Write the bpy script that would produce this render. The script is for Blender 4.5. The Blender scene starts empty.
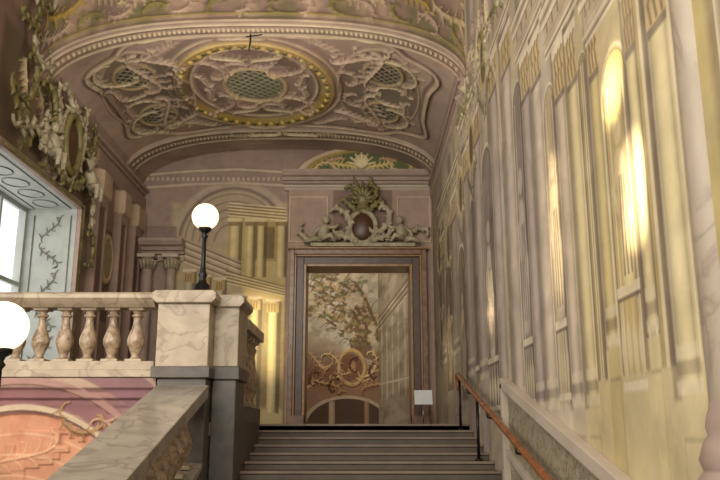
import bpy, bmesh, math
import numpy as np
from mathutils import Vector

# ------------------------------------------------------------------ helpers
def c(r,g,b):
    f=lambda v:(v/255/12.92) if v/255<=0.04045 else ((v/255+0.055)/1.055)**2.4
    return np.array([f(r),f(g),f(b)])
rs=np.random.RandomState(7)
TAB=rs.rand(256,256)
def vn(x,y,seed=0):
    x=x+seed*17.3; y=y+seed*9.1
    xi=np.floor(x).astype(int); yi=np.floor(y).astype(int)
    fx=x-xi; fy=y-yi
    fx=fx*fx*(3-2*fx); fy=fy*fy*(3-2*fy)
    a=TAB[xi%256,yi%256]; b=TAB[(xi+1)%256,yi%256]; d=TAB[xi%256,(yi+1)%256]; e=TAB[(xi+1)%256,(yi+1)%256]
    return (a*(1-fx)+b*fx)*(1-fy)+(d*(1-fx)+e*fx)*fy
def fbm(x,y,seed=0,oct=4):
    s=0;a=.5;t=0
    for i in range(oct):
        s=s+a*vn(x*2**i,y*2**i,seed+i); t+=a; a*=.5
    return s/t

def link(o,parent=None):
    bpy.context.scene.collection.objects.link(o)
    if parent: o.parent=parent
    return o

# ------------------------------------------------------------------ materials
def nt(name):
    m=bpy.data.materials.new(name); m.use_nodes=True
    n=m.node_tree; b=n.nodes['Principled BSDF']
    return m,n,b
def mat_fresco(name,rough=.75,bump=.15,lo=.86,hi=1.1,spec=.25):
    m,n,b=nt(name)
    at=n.nodes.new('ShaderNodeAttribute'); at.attribute_name='Col'
    tc=n.nodes.new('ShaderNodeTexCoord')
    no=n.nodes.new('ShaderNodeTexNoise'); no.inputs['Scale'].default_value=5; no.inputs['Detail'].default_value=8
    no.inputs['Roughness'].default_value=.7
    n.links.new(tc.outputs['Object'],no.inputs['Vector'])
    rp=n.nodes.new('ShaderNodeMapRange'); rp.inputs[1].default_value=.3; rp.inputs[2].default_value=.7
    rp.inputs[3].default_value=lo; rp.inputs[4].default_value=hi
    n.links.new(no.outputs['Fac'],rp.inputs[0])
    vm=n.nodes.new('ShaderNodeVectorMath'); vm.operation='SCALE'
    n.links.new(at.outputs['Color'],vm.inputs[0]); n.links.new(rp.outputs[0],vm.inputs['Scale'])
    n.links.new(vm.outputs[0],b.inputs['Base Color'])
    b.inputs['Roughness'].default_value=rough
    b.inputs['Specular IOR Level'].default_value=spec
    n2=n.nodes.new('ShaderNodeTexNoise'); n2.inputs['Scale'].default_value=30; n2.inputs['Detail'].default_value=6
    n.links.new(tc.outputs['Object'],n2.inputs['Vector'])
    bp=n.nodes.new('ShaderNodeBump'); bp.inputs['Strength'].default_value=bump; bp.inputs['Distance'].default_value=.01
    n.links.new(n2.outputs['Fac'],bp.inputs['Height']); n.links.new(bp.outputs[0],b.inputs['Normal'])
    return m
def mat_stone(name,c1,c2,scale=6,rough=.45,vein=None,metal=0,vs=.5):
    m,n,b=nt(name)
    tc=n.nodes.new('ShaderNodeTexCoord')
    no=n.nodes.new('ShaderNodeTexNoise'); no.inputs['Scale'].default_value=scale; no.inputs['Detail'].default_value=8
    no.inputs['Distortion'].default_value=.5
    n.links.new(tc.outputs['Object'],no.inputs['Vector'])
    cr=n.nodes.new('ShaderNodeValToRGB')
    cr.color_ramp.elements[0].position=.3; cr.color_ramp.elements[1].position=.7
    cr.color_ramp.elements[0].color=(*c1,1); cr.color_ramp.elements[1].color=(*c2,1)
    n.links.new(no.outputs['Fac'],cr.inputs[0])
    out=cr.outputs[0]
    if vein is not None:
        n3=n.nodes.new('ShaderNodeTexNoise'); n3.inputs['Scale'].default_value=scale*.6; n3.inputs['Detail'].default_value=6; n3.inputs['Distortion'].default_value=1.0
        n.links.new(tc.outputs['Object'],n3.inputs['Vector'])
        r2=n.nodes.new('ShaderNodeValToRGB'); e=r2.color_ramp.elements
        e[0].position=.46; e[0].color=(0,0,0,1); e[1].position=.54; e[1].color=(0,0,0,1)
        k=e.new(.5); k.color=(vs,vs,vs,1)
        n.links.new(n3.outputs['Fac'],r2.inputs[0])
        mx=n.nodes.new('ShaderNodeMix'); mx.data_type='RGBA'
        n.links.new(r2.outputs[0],mx.inputs[0]); n.links.new(out,mx.inputs[6]); mx.inputs[7].default_value=(*vein,1)
        out=mx.outputs[2]
    n.links.new(out,b.inputs['Base Color'])
    b.inputs['Roughness'].default_value=rough; b.inputs['Metallic'].default_value=metal
    bp=n.nodes.new('ShaderNodeBump'); bp.inputs['Strength'].default_value=.1; bp.inputs['Distance'].default_value=.01
    n.links.new(no.outputs['Fac'],bp.inputs['Height']); n.links.new(bp.outputs[0],b.inputs['Normal'])
    return m
def mat_emit(name,col,s):
    m,n,b=nt(name)
    b.inputs['Base Color'].default_value=(*col,1)
    b.inputs['Emission Color'].default_value=(*col,1); b.inputs['Emission Strength'].default_value=s
    return m
M_FR=mat_fresco('fresco_plaster'); M_FRR=mat_fresco('fresco_wall_matte',.9,.12,.9,1.07,.08)
M_CREAM=mat_stone('cream_marble',c(188,172,148),c(162,146,124),5,.38,c(122,106,88),0,.6)
M_RAIL=mat_stone('rail_marble',c(170,160,146),c(142,132,120),4,.22,c(100,92,84),0,.45)
M_DARK=mat_stone('grey_marble',c(76,72,66),c(96,90,82),8,.4)
M_AMBER=mat_stone('honey_breccia',c(190,170,144),c(146,122,98),12,.28,c(96,74,58),0,.75)
M_STEP=mat_stone('stair_stone',c(100,86,72),c(84,72,60),5,.55)
M_NOSE=mat_stone('stair_nosing',c(138,120,100),c(116,100,84),5,.45)
M_FLOOR=mat_stone('floor_stone',c(140,125,110),c(110,98,88),3,.3)
M_WOOD=mat_stone('handrail_wood',c(158,98,56),c(116,66,36),10,.22)
M_DOOR=mat_stone('door_marble_brown',c(130,92,60),c(94,62,42),9,.35,c(160,128,96),0,.3)
M_DOORG=mat_stone('door_marble_gold',c(156,120,76),c(126,92,58),9,.35)
M_IRON=mat_stone('dark_iron',c(28,28,28),c(42,40,38),12,.35,None,.6)
M_STEEL=mat_stone('steel',c(150,152,155),c(130,132,135),12,.3,None,.8)
M_PINK=mat_stone('pink_stucco',c(172,150,136),c(152,130,118),5,.6)
M_STUC=mat_stone('stucco_sculpture',c(184,172,144),c(136,124,100),7,.6)
M_STUCG=mat_stone('stucco_green_gold',c(138,124,74),c(88,84,54),9,.45)
M_DKPANEL=mat_stone('dark_porphyry',c(88,58,40),c(62,42,30),8,.4)
M_WHITE=mat_stone('white_paint',c(184,188,182),c(166,170,164),5,.5)
M_PLAST=mat_stone('plain_plaster',c(194,180,162),c(178,164,146),2,.8)
M_GLOBE=mat_emit('opal_globe',(1.0,.83,.5),2.0)
M_SIGN=mat_stone('sign_paper',c(225,228,228),c(215,216,216),5,.5)

# ------------------------------------------------------------------ relief / fresco panel
class Panel:
    def __init__(s,us,vs,col):
        s.us=np.array(us); s.vs=np.array(vs)
        s.U,s.V=np.meshgrid(s.us,s.vs)
        s.C=np.ones(s.U.shape+(3,))*col; s.H=np.zeros(s.U.shape); s.sat=.8
    def mask(s,m,col,a=1,h=0):
        m=m*a
        s.C=s.C*(1-m[...,None])+np.asarray(col)*m[...,None]
        if h: s.H+=h*(m/a)
    def rect(s,u0,u1,v0,v1,col,a=1,h=0,soft=.015):
        m=np.clip(np.minimum(np.minimum(s.U-u0,u1-s.U),np.minimum(s.V-v0,v1-s.V))/soft+.5,0,1)
        s.mask(m,col,a,h)
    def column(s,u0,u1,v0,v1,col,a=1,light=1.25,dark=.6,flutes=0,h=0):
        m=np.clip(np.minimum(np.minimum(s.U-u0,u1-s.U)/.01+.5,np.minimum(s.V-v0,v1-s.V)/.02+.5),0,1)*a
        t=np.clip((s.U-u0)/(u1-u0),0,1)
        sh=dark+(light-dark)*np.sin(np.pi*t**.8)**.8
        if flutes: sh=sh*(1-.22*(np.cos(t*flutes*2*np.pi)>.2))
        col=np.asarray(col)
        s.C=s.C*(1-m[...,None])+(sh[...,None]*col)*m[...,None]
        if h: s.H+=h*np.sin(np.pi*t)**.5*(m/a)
    def ell(s,cu,cv,ru,rv,col,a=1,h=0,ring=0,dome=0):
        r=np.sqrt(((s.U-cu)/ru)**2+((s.V-cv)/rv)**2)
        k=min(ru,rv)
        if ring:
            q=np.abs(r-1)*k/ring
            m=np.clip((1-q)*4,0,1); s.mask(m,col,a)
            s.H+=h*np.sqrt(np.clip(1-q*q,0,1))
        else:
            m=np.clip((1-r)*k/.015+.5,0,1); s.mask(m,col,a)
            s.H+=h*m+dome*np.sqrt(np.clip(1-r*r,0,1))
    def stroke(s,pts,w,col,a=1,h=0,w2=None,shade=.45):
        pts=np.array(pts); n=len(pts)
        ww=np.linspace(w,w2 if w2 is not None else w,n)
        mw=ww.max()
        iu0,iu1=np.searchsorted(s.us,[pts[:,0].min()-mw,pts[:,0].max()+mw])
        iv0,iv1=np.searchsorted(s.vs,[pts[:,1].min()-mw,pts[:,1].max()+mw])
        if iu1-iu0<1 or iv1-iv0<1: return
        U=s.U[iv0:iv1,iu0:iu1]; V=s.V[iv0:iv1,iu0:iu1]
        D=np.full(U.shape,9.)
        for i in range(n-1):
            p,q=pts[i],pts[i+1]; d=q-p; L=max((d*d).sum(),1e-9)
            t=np.clip(((U-p[0])*d[0]+(V-p[1])*d[1])/L,0,1)
            dist=np.hypot(U-p[0]-t*d[0],V-p[1]-t*d[1])
            D=np.minimum(D,dist/((ww[i]+ww[i+1])/2))
        m=(np.clip((1-D)*3,0,1)*a)[...,None]
        pr=np.sqrt(np.clip(1-D*D,0,1))
        cc=np.asarray(col)*((1-shade)+shade*1.25*pr)[...,None]
        s.C[iv0:iv1,iu0:iu1]=s.C[iv0:iv1,iu0:iu1]*(1-m)+cc*m
        if h: s.H[iv0:iv1,iu0:iu1]=np.maximum(s.H[iv0:iv1,iu0:iu1],s.H[iv0:iv1,iu0:iu1]*.3+h*pr)
    def lattice(s,cu,cv,ru,rv,step,col,colbg,h=.01):
        r=np.sqrt(((s.U-cu)/ru)**2+((s.V-cv)/rv)**2); ins=np.clip((1-r)*10,0,1)
        s.mask(ins,colbg)
        a=np.abs(((s.U+s.V)/step)%1-.5); b=np.abs(((s.U-s.V)/step)%1-.5)
        m=np.clip((np.maximum(a,b)-.36)*12,0,1)*ins
        s.mask(m,col,1,h)
    def scroll(s,cu,cv,size,ang,kind,flip,col,w=.06,h=.04,leaves=True,col2=None,asp=1,a=1):
        t=np.linspace(-1,1,46)
        k=(9*t**3) if kind=='S' else (1.2+8*t**4)
        th=np.cumsum(k)*(t[1]-t[0])*1.25; th-=th[23]
        x=np.cumsum(np.cos(th)); y=np.cumsum(np.sin(th))
        x-=x.mean(); y-=y.mean(); L=max(np.ptp(x),np.ptp(y)); x=x/L*size; y=y/L*size*flip
        ca,sa=math.cos(ang),math.sin(ang)
        X=cu+(x*ca-y*sa); Y=cv+(x*sa+y*ca)*asp
        P=np.stack([X,Y],1)
        if leaves:
            c2=col if col2 is None else col2
            for i in range(6,42,3):
                tx,ty=P[i+1]-P[i-1]; l=math.hypot(tx,ty)+1e-9; tx/=l;ty/=l
                sg=1 if (i//3)%2 else -1
                ln=size*.17
                e=P[i]+np.array([tx*.7-ty*sg*.9,ty*.7+tx*sg*.9])*ln
                md=(P[i]+e)/2+np.array([tx,ty])*ln*.15
                s.stroke([P[i],md,e],w*.6,c2,a,h*.7,w*.12)
        s.stroke(P[:24],w*.4,col,a,h,w*.8); s.stroke(P[23:],w*.8,col,a,h,w*.4)
    def grime(s,sc,amp,seed=0,su=1,sv=1):
        f=fbm(s.U*sc*su,s.V*sc*sv,seed,5)
        s.C*=(1+amp*(f-.5)*2)[...,None]
    def tint(s,sc,col,amt,seed=0,lo=.5,su=1,sv=1):
        f=np.clip((fbm(s.U*sc*su,s.V*sc*sv,seed,4)-lo)*6,0,1)
        s.mask(f,col,amt)
    def build(s,name,mapf,mat,holes=()):
        lum=s.C.mean(-1,keepdims=True)*np.array([1.05,.995,.9])
        s.C=(s.C*s.sat+lum*(1-s.sat))*np.array([1.0,.99,.95])
        x,y,z=mapf(s.U,s.V,s.H)
        nv,nu=s.U.shape
        co=np.stack([x,y,z],-1).reshape(-1,3)
        idx=np.arange(nv*nu).reshape(nv,nu)
        q=np.stack([idx[:-1,:-1],idx[:-1,1:],idx[1:,1:],idx[1:,:-1]],-1)
        uc=(s.U[:-1,:-1]+s.U[1:,1:])/2; vc=(s.V[:-1,:-1]+s.V[1:,1:])/2
        keep=np.ones(uc.shape,bool)
        for (a,b,d,e) in holes: keep&=~((uc>a)&(uc<b)&(vc>d)&(vc<e))
        q=q[keep]
        me=bpy.data.meshes.new(name)
        me.vertices.add(len(co)); me.vertices.foreach_set('co',co.ravel())
        me.loops.add(len(q)*4); me.loops.foreach_set('vertex_index',q.ravel())
        me.polygons.add(len(q)); me.polygons.foreach_set('loop_start',np.arange(len(q))*4)
        me.update(calc_edges=True)
        ca=me.color_attributes.new('Col','FLOAT_COLOR','POINT')
        cc=np.concatenate([np.clip(s.C,0,.95).reshape(-1,3),np.ones((len(co),1))],1)
        ca.data.foreach_set('color',cc.ravel())
        me.polygons.foreach_set('use_smooth',np.ones(len(q),bool))
        me.materials.append(mat); me.validate()
        return link(bpy.data.objects.new(name,me))

# ------------------------------------------------------------------ mesh builder
class MB:
    def __init__(s): s.v=[];s.f=[];s.m=[];s.sm=[];s.mats=[]
    def mi(s,mat):
        if mat not in s.mats: s.mats.append(mat)
        return s.mats.index(mat)
    def add(s,vs,fs,mat,smooth=False):
        o=len(s.v); s.v+=[tuple(p) for p in vs]; k=s.mi(mat)
        for f in fs: s.f.append([i+o for i in f]); s.m.append(k); s.sm.append(smooth)
    def box(s,x0,x1,y0,y1,z0,z1,mat):
        vs=[(x,y,z) for z in(z0,z1) for y in(y0,y1) for x in(x0,x1)]
        s.add(vs,[(0,2,3,1),(4,5,7,6),(0,1,5,4),(2,6,7,3),(0,4,6,2),(1,3,7,5)],mat)
    def prism(s,poly,axis,a,b,mat):
        f={'x':lambda p,t:(t,p[0],p[1]),'y':lambda p,t:(p[0],t,p[1]),'z':lambda p,t:(p[0],p[1],t)}[axis]
        n=len(poly); vs=[f(p,a) for p in poly]+[f(p,b) for p in poly]
        fs=[tuple(range(n)),tuple(range(2*n-1,n-1,-1))]+[(i,(i+1)%n,n+(i+1)%n,n+i) for i in range(n)]
        s.add(vs,fs,mat)
    def lathe(s,prof,cx,cy,z0,mat,n=20,smooth=True,sx=1,sy=1):
        vs=[];fs=[]
        for r,z in prof:
            for i in range(n):
                a=2*math.pi*i/n; vs.append((cx+r*math.cos(a)*sx,cy+r*math.sin(a)*sy,z0+z))
        for j in range(len(prof)-1):
            for i in range(n):
                fs.append((j*n+i,j*n+(i+1)%n,(j+1)*n+(i+1)%n,(j+1)*n+i))
        fs.append(tuple(range(n))[::-1]); fs.append(tuple((len(prof)-1)*n+i for i in range(n)))
        s.add(vs,fs,mat,smooth)
    def tube(s,pts,rad,mat,n=8):
        pts=[Vector(p) for p in pts]; N=len(pts)
        if not hasattr(rad,'__len__'): rad=[rad]*N
        vs=[];fs=[]; up=Vector((0,1,0.01)).normalized()
        for i,p in enumerate(pts):
            t=(pts[min(i+1,N-1)]-pts[max(i-1,0)]).normalized()
            a=t.cross(up)
            if a.length<.05: a=t.cross(Vector((1,0,0)))
            a.normalize(); b=t.cross(a)
            for k in range(n):
                an=2*math.pi*k/n; vs.append(p+(a*math.cos(an)+b*math.sin(an))*rad[i])
        for j in range(N-1):
            for i in range(n): fs.append((j*n+i,j*n+(i+1)%n,(j+1)*n+(i+1)%n,(j+1)*n+i))
        fs.append(tuple(range(n))[::-1]); fs.append(tuple((N-1)*n+i for i in range(n)))
        s.add(vs,fs,mat,True)
    def ball(s,cx,cy,cz,rx,ry,rz,mat,n=20,k=12):
        prof=[(math.sin(math.pi*i/k) if 0<i<k else 0.001,-math.cos(math.pi*i/k)*rz) for i in range(k+1)]
        s.lathe(prof,cx,cy,cz,mat,n,True,rx,ry)
    def scroll(s,cx,cy,cz,size,ang,kind,flip,r,mat,n=30,plane='xz',leaves=False):
        t=np.linspace(-1,1,n); k=(9*t**3) if kind=='S' else (1.2+8*t**4)
        th=np.cumsum(k)*(t[1]-t[0])*1.25; th-=th[n//2]
        x=np.cumsum(np.cos(th)); y=np.cumsum(np.sin(th)); x-=x.mean(); y-=y.mean()
        L=max(np.ptp(x),np.ptp(y)); x=x/L*size; y=y/L*size*flip
        ca,sa=math.cos(ang),math.sin(ang)
        q=[(a*ca-b*sa,a*sa+b*ca) for a,b in zip(x,y)]
        f=(lambda a,b,o=0:(cx+a,cy-o,cz+b)) if plane=='xz' else (lambda a,b,o=0:(cx+o,cy+a,cz+b))
        s.tube([f(a,b) for a,b in q],[r*(.45+.55*(1-abs(w))) for w in t],mat,7)
        if leaves:
            for i in range(4,n-4,3):
                tx,ty=q[i+1][0]-q[i-1][0],q[i+1][1]-q[i-1][1]; l=math.hypot(tx,ty)+1e-9; tx/=l;ty/=l
                sg=1 if (i//3)%2 else -1; ln=size*.2
                ex,ey=(tx*.6-ty*sg*.9)*ln,(ty*.6+tx*sg*.9)*ln
                s.tube([f(*q[i]),f(q[i][0]+ex*.5+tx*ln*.15,q[i][1]+ey*.5+ty*ln*.15,.02),f(q[i][0]+ex,q[i][1]+ey,.01)],[r*.6,r*.7,r*.12],mat,6)
    def done(s,name,bevel=0,parent=None):
        me=bpy.data.meshes.new(name); me.from_pydata(s.v,[],s.f)
        for m in s.mats: me.materials.append(m)
        for i,p in enumerate(me.polygons): p.material_index=s.m[i]; p.use_smooth=s.sm[i]
        bm=bmesh.new(); bm.from_mesh(me); bmesh.ops.recalc_face_normals(bm,faces=bm.faces); bm.to_mesh(me); bm.free()
        o=link(bpy.data.objects.new(name,me),parent)
        if bevel:
            b=o.modifiers.new('bev','BEVEL'); b.width=bevel; b.segments=2; b.limit_method='ANGLE'; b.angle_limit=math.radians(50)
        return o

XL,XR=-4.1,1.35; DF=14.4; DA=9.45; ST=10.1
XC=(XL+XR)/2; XH=(XR-XL)/2
# ------------------------------------------------------------------ CEILING (coved vault with rocaille stucco)
def vaultz(X):
    sx=np.clip(np.abs((X-XC)/XH),0,1)
    return 4.32+.80*(1-sx**2.6)**.5
us=XC+XH*np.sin(np.linspace(-1,1,520)*math.pi/2); vs=np.linspace(DA,DF,360)
P=Panel(us,vs,c(172,146,136)); P.sat=.84
P.tint(.8,c(152,126,118),.6,3); P.tint(1.6,c(188,166,144),.5,5)
PK=c(184,160,142); LT=c(202,182,152); DK=c(88,68,62); GO=c(160,132,58); PD=c(152,122,114); BG=c(108,86,76); GN=c(120,120,92)
oc,od=-1.62,11.5
def frame(P,pts,w,col,h): P.stroke(pts+[pts[0]],w,col,1,h)
fr=[]
for a in np.linspace(0,2*math.pi,97)[:-1]:
    x=abs(math.cos(a))**.45*math.copysign(1,math.cos(a)); y=abs(math.sin(a))**.45*math.copysign(1,math.sin(a))
    sc=1-.035*math.cos(8*a)
    fr.append((-1.37+2.45*x*sc,11.5+1.68*y*sc))
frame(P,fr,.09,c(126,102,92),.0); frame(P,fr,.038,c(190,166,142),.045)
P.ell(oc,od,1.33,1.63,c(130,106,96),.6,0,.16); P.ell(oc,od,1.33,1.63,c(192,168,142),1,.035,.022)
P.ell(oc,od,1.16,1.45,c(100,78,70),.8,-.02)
P.ell(oc,od,1.12,1.42,GO,1,.08,.11)
for i in range(72):
    a=i/72*2*math.pi
    P.ell(oc+1.12*math.cos(a),od+1.42*math.sin(a),.036,.045,c(210,184,92) if i%2 else c(82,82,40),1,.03)
P.ell(oc,od,1.22,1.52,c(200,172,100),.9,.025,.018)
P.ell(oc,od,.98,1.26,c(160,132,120),1,0); P.ell(oc,od,.96,1.24,c(200,176,146),1,.03,.02)
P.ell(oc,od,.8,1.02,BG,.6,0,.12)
for sg in(-1,1):
    for sv in(-1,1):
        P.scroll(oc+sg*.62,od+sv*.66,.72,sg*sv*.9,'C',sg*sv,PK,.045,.045,True,c(172,140,124))
        P.scroll(oc+sg*.28,od+sv*.95,.5,sg*sv*.2,'S',sg*sv,c(196,174,146),.035,.045,True,c(160,148,104))
        P.scroll(oc+sg*.74,od+sv*.24,.4,1.4*sg*sv,'S',sg,c(188,164,146),.035,.04)
        P.scroll(oc+sg*.2,od+sv*.74,.34,.1*sg,'C',sv*sg,PK,.03,.04)
P.lattice(oc,od,.44,.56,.15,c(176,166,130),c(84,92,76),.02)
P.ell(oc,od,.47,.6,c(194,168,130),1,.05,.038)
for sg,cx in((-1,-3.22),(1,.28)):
    P.ell(cx,11.5,.62,1.42,BG,.7,0); P.ell(cx,11.5,.5,1.2,GN,.3,0); P.ell(cx,11.5,.62,1.42,c(188,164,138),.7,.02,.018)
    for sv in(-1,1):
        P.lattice(cx+sg*.06,od+sv*.72,.26,.36,.13,c(162,150,122),c(66,66,56),.015)
        P.ell(cx+sg*.06,od+sv*.72,.28,.38,c(172,150,104),.9,.04,.03)
        P.scroll(cx-sg*.08,od+sv*.72,1.15,1.57-.35*sg*sv,'S',sv*sg,PK,.055,.06,True,c(164,138,122))
        P.scroll(cx+sg*.34,od+sv*.88,.75,1.4+.3*sv,'C',sg,c(192,172,144),.04,.05,True,c(150,140,98))
        P.scroll(cx-sg*.38,od+sv*1.02,.6,.6*sg*sv,'S',-sv,PK,.04,.05)
        P.scroll(cx+sg*.14,od+sv*.2,.5,.5*sv,'C',-sg*sv,c(192,172,144),.035,.045,True,c(170,142,124))
        P.scroll(cx-sg*.1,od+sv*1.3,.5,.2*sg*sv,'C',sv,c(188,166,140),.035,.045)
        P.scroll(cx+sg*.42,od+sv*.35,.45,1.5,'S',sv,c(176,150,134),.035,.04)
        P.scroll(cx-sg*.42,od+sv*.4,.45,1.3*sg,'C',-sg*sv,c(176,150,134),.035,.04)
for sg in(-1,1):
    for sv in(-1,1):
        P.scroll(oc+sg*1.12,od+sv*1.35,.6,-.7*sg*sv,'S',sg,c(178,154,134),.035,.04)
for d0,d1 in((9.45,9.8),(13.25,13.7)):
    P.rect(XL,XR,d0,d1,c(162,138,122),1,.05,.02)
    P.rect(XL,XR,d0+.02,d0+.05,LT,.9,.025); P.rect(XL,XR,d1-.05,d1-.02,LT,.9,.025)
    n=84
    for i in range(n):
        X=XL+(XR-XL)*(i+.5)/n
        P.ell(X,(d0+d1)/2,.022,.04,c(210,190,158),1,.03)
    P.rect(XL,XR,(d0+d1)/2-.1,(d0+d1)/2-.07,DK,.6); P.rect(XL,XR,(d0+d1)/2+.07,(d0+d1)/2+.1,DK,.6)
for sg in(-1,1):
    P.scroll(-1.35+sg*.32,13.47,.55,0,'S',sg,LT,.06,.07); P.scroll(-1.35+sg*.75,13.47,.4,0,'C',sg,LT,.045,.05)
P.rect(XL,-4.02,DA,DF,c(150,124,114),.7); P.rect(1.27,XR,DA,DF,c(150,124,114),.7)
P.tint(1.4,c(136,132,96),.22,23,.55); P.tint(1.8,c(176,134,118),.22,29,.55)
P.grime(2.2,.2,4); P.grime(.7,.16,14)
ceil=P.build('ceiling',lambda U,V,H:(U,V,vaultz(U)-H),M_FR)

us=XC+XH*np.sin(np.linspace(-1,1,300)*math.pi/2); vs=np.linspace(0,1,130)
P=Panel(us,vs,c(138,114,100)); P.sat=.88
P.tint(3,c(110,104,64),.7,9,.5,1,2); P.tint(4,c(172,142,120),.6,12)
P.rect(XL,XR,.0,.03,c(174,152,132),1,.03,.02); P.rect(XL,XR,.07,.09,c(136,116,64),1,.03,.01)
for i in range(11):
    P.scroll(XL+.3+i*.5,.32,.46,.3*(-1)**i,'S' if i%2 else 'C',(-1)**i,c(178,156,118) if i%3 else GO,.035,.05,asp=.6)
for i in range(14): P.scroll(XL+.2+i*.4,.16,.3,.2*i,'C',(-1)**i,[c(168,140,122),c(124,114,62)][i%2],.025,.035,asp=.5)
P.grime(3,.25,3)
P.build('wall_arch_face',lambda U,V,H:(U,DA-.02-H,vaultz(U)-.05+V*(6.65-vaultz(U))),M_FR)
P=Panel(np.linspace(XL,XR,120),np.linspace(-.5,DA,160),c(165,145,135))
for i in range(7):
    for j in range(3): P.scroll(XL+.9+j*1.8,.5+i*1.3,.9,i+j,'S',1,LT,.09,.07)
P.grime(2,.2,3)
P.build('ceiling.001',lambda U,V,H:(U,V,6.62-H),M_FR)

# ------------------------------------------------------------------ RIGHT WALL fresco
us=np.concatenate([np.linspace(-.5,2.7,30),np.geomspace(2.75,14.4,720)])
vs=np.concatenate([np.linspace(-1.9,-.62,20),np.arange(-.6,4.75,.011),np.linspace(4.8,6.6,60)])
P=Panel(us,vs,c(198,184,166)); P.sat=.82
P.tint(.5,c(180,160,154),.8,2,.42); P.tint(.9,c(210,198,170),.5,8,.5)
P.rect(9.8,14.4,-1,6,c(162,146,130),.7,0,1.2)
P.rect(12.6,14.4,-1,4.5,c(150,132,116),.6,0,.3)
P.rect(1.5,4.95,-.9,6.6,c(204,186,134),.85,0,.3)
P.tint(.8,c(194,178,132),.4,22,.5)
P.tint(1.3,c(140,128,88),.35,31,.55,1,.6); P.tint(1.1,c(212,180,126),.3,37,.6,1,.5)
LTN=c(226,212,184); SHD=c(108,92,86); MID=c(168,150,130)
def vline(u,z0,z1,w,col,a=.8):
    m=np.clip((w-np.abs(P.U-u))/.008+.3,0,1)*((P.V>z0)&(P.V<z1)); P.mask(m,col,a)
def hband(u0,u1,z,w,col,a=.8):
    m=np.clip((w-np.abs(P.V-z))/.008+.3,0,1)*((P.U>u0)&(P.U<u1)); P.mask(m,col,a)
def order(u0,u1,col,v0=-.9,v1=5.6,fl=0,a=.9,light=1.12,dark=.46,cap=None):
    w=u1-u0
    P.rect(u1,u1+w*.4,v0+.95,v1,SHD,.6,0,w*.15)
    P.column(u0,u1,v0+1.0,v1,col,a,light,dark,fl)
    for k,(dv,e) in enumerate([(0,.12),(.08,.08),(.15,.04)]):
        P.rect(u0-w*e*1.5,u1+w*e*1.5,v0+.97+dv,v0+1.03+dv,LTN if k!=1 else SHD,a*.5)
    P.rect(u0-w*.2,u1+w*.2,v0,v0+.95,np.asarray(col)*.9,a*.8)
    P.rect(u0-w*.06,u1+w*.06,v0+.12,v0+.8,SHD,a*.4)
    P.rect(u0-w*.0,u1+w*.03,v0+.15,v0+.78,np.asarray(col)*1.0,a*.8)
    if cap:
        P.rect(u0-w*.12,u1+w*.12,cap,cap+.32,c(200,174,122),a); P.rect(u0-w*.2,u1+w*.2,cap+.3,cap+.38,LTN,a)
        for k in range(3):
            for q in range(2): P.stroke([(u0+w*(.1+.35*k),cap+.02+.14*q),(u0+w*(.2+.35*k),cap+.12+.14*q),(u0+w*(.02+.35*k),cap+.16+.14*q)],.018,c(132,108,74),.8)
        P.rect(u0-w*.1,u1+w*.1,cap-.05,cap,SHD,a*.8); P.rect(u0-w*.2,u1+w*.2,cap+.38,cap+.42,SHD,a*.8)
def bay(a,b,z0,z1,cl):
    P.rect(a,b,z0,z1,cl,.88,0,.02)
    m=(P.V>z1-.01); cu=(a+b)/2; rr=(b-a)/2
    r=np.sqrt(((P.U-cu)/rr)**2+((P.V-z1)/(rr*.9))**2)
    P.mask(np.clip((1-r)*10,0,1)*m,cl,.88)
    P.mask(np.clip((.08-np.abs(r-1.08))*25,0,1)*m,LTN,.8); P.mask(np.clip((.04-np.abs(r-.92))*30,0,1)*m,SHD,.75)
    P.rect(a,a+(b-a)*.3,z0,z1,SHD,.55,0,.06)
    for e,cc in((-.035,LTN),(.0,SHD),(.06,LTN)):
        vline(a+e,z0,z1,.012,cc,.7); vline(b-e,z0,z1,.012,cc,.7)
for t in((7.85,8.5,.1,2.6,c(136,120,116)),(5.2,5.5,.1,2.2,c(182,162,124)),(6.26,6.6,.1,2.7,c(138,122,118)),(3.76,4.14,.2,1.75,c(198,172,102)),(4.42,4.58,.2,2.1,c(158,140,90)),(10.1,10.8,.3,2.0,c(126,112,86)),(11.6,12.5,.5,2.0,c(112,94,76)),(3.46,3.6,.2,2.2,c(180,158,98)),(9.14,9.46,.3,2.5,c(126,110,106)),(2.7,3.15,.2,2.0,c(190,170,110))): bay(*t)
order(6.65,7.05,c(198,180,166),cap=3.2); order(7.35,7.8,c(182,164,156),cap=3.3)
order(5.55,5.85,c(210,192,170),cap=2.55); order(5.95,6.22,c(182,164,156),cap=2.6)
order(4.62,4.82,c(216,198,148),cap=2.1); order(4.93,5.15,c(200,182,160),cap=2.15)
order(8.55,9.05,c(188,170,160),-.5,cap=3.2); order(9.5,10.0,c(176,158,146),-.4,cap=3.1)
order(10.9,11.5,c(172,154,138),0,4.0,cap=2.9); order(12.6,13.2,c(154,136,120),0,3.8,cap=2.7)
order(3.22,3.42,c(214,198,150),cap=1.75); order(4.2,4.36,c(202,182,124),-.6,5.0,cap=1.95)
order(3.62,3.74,c(220,202,148),-.6,5.0,cap=1.8)
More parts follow.
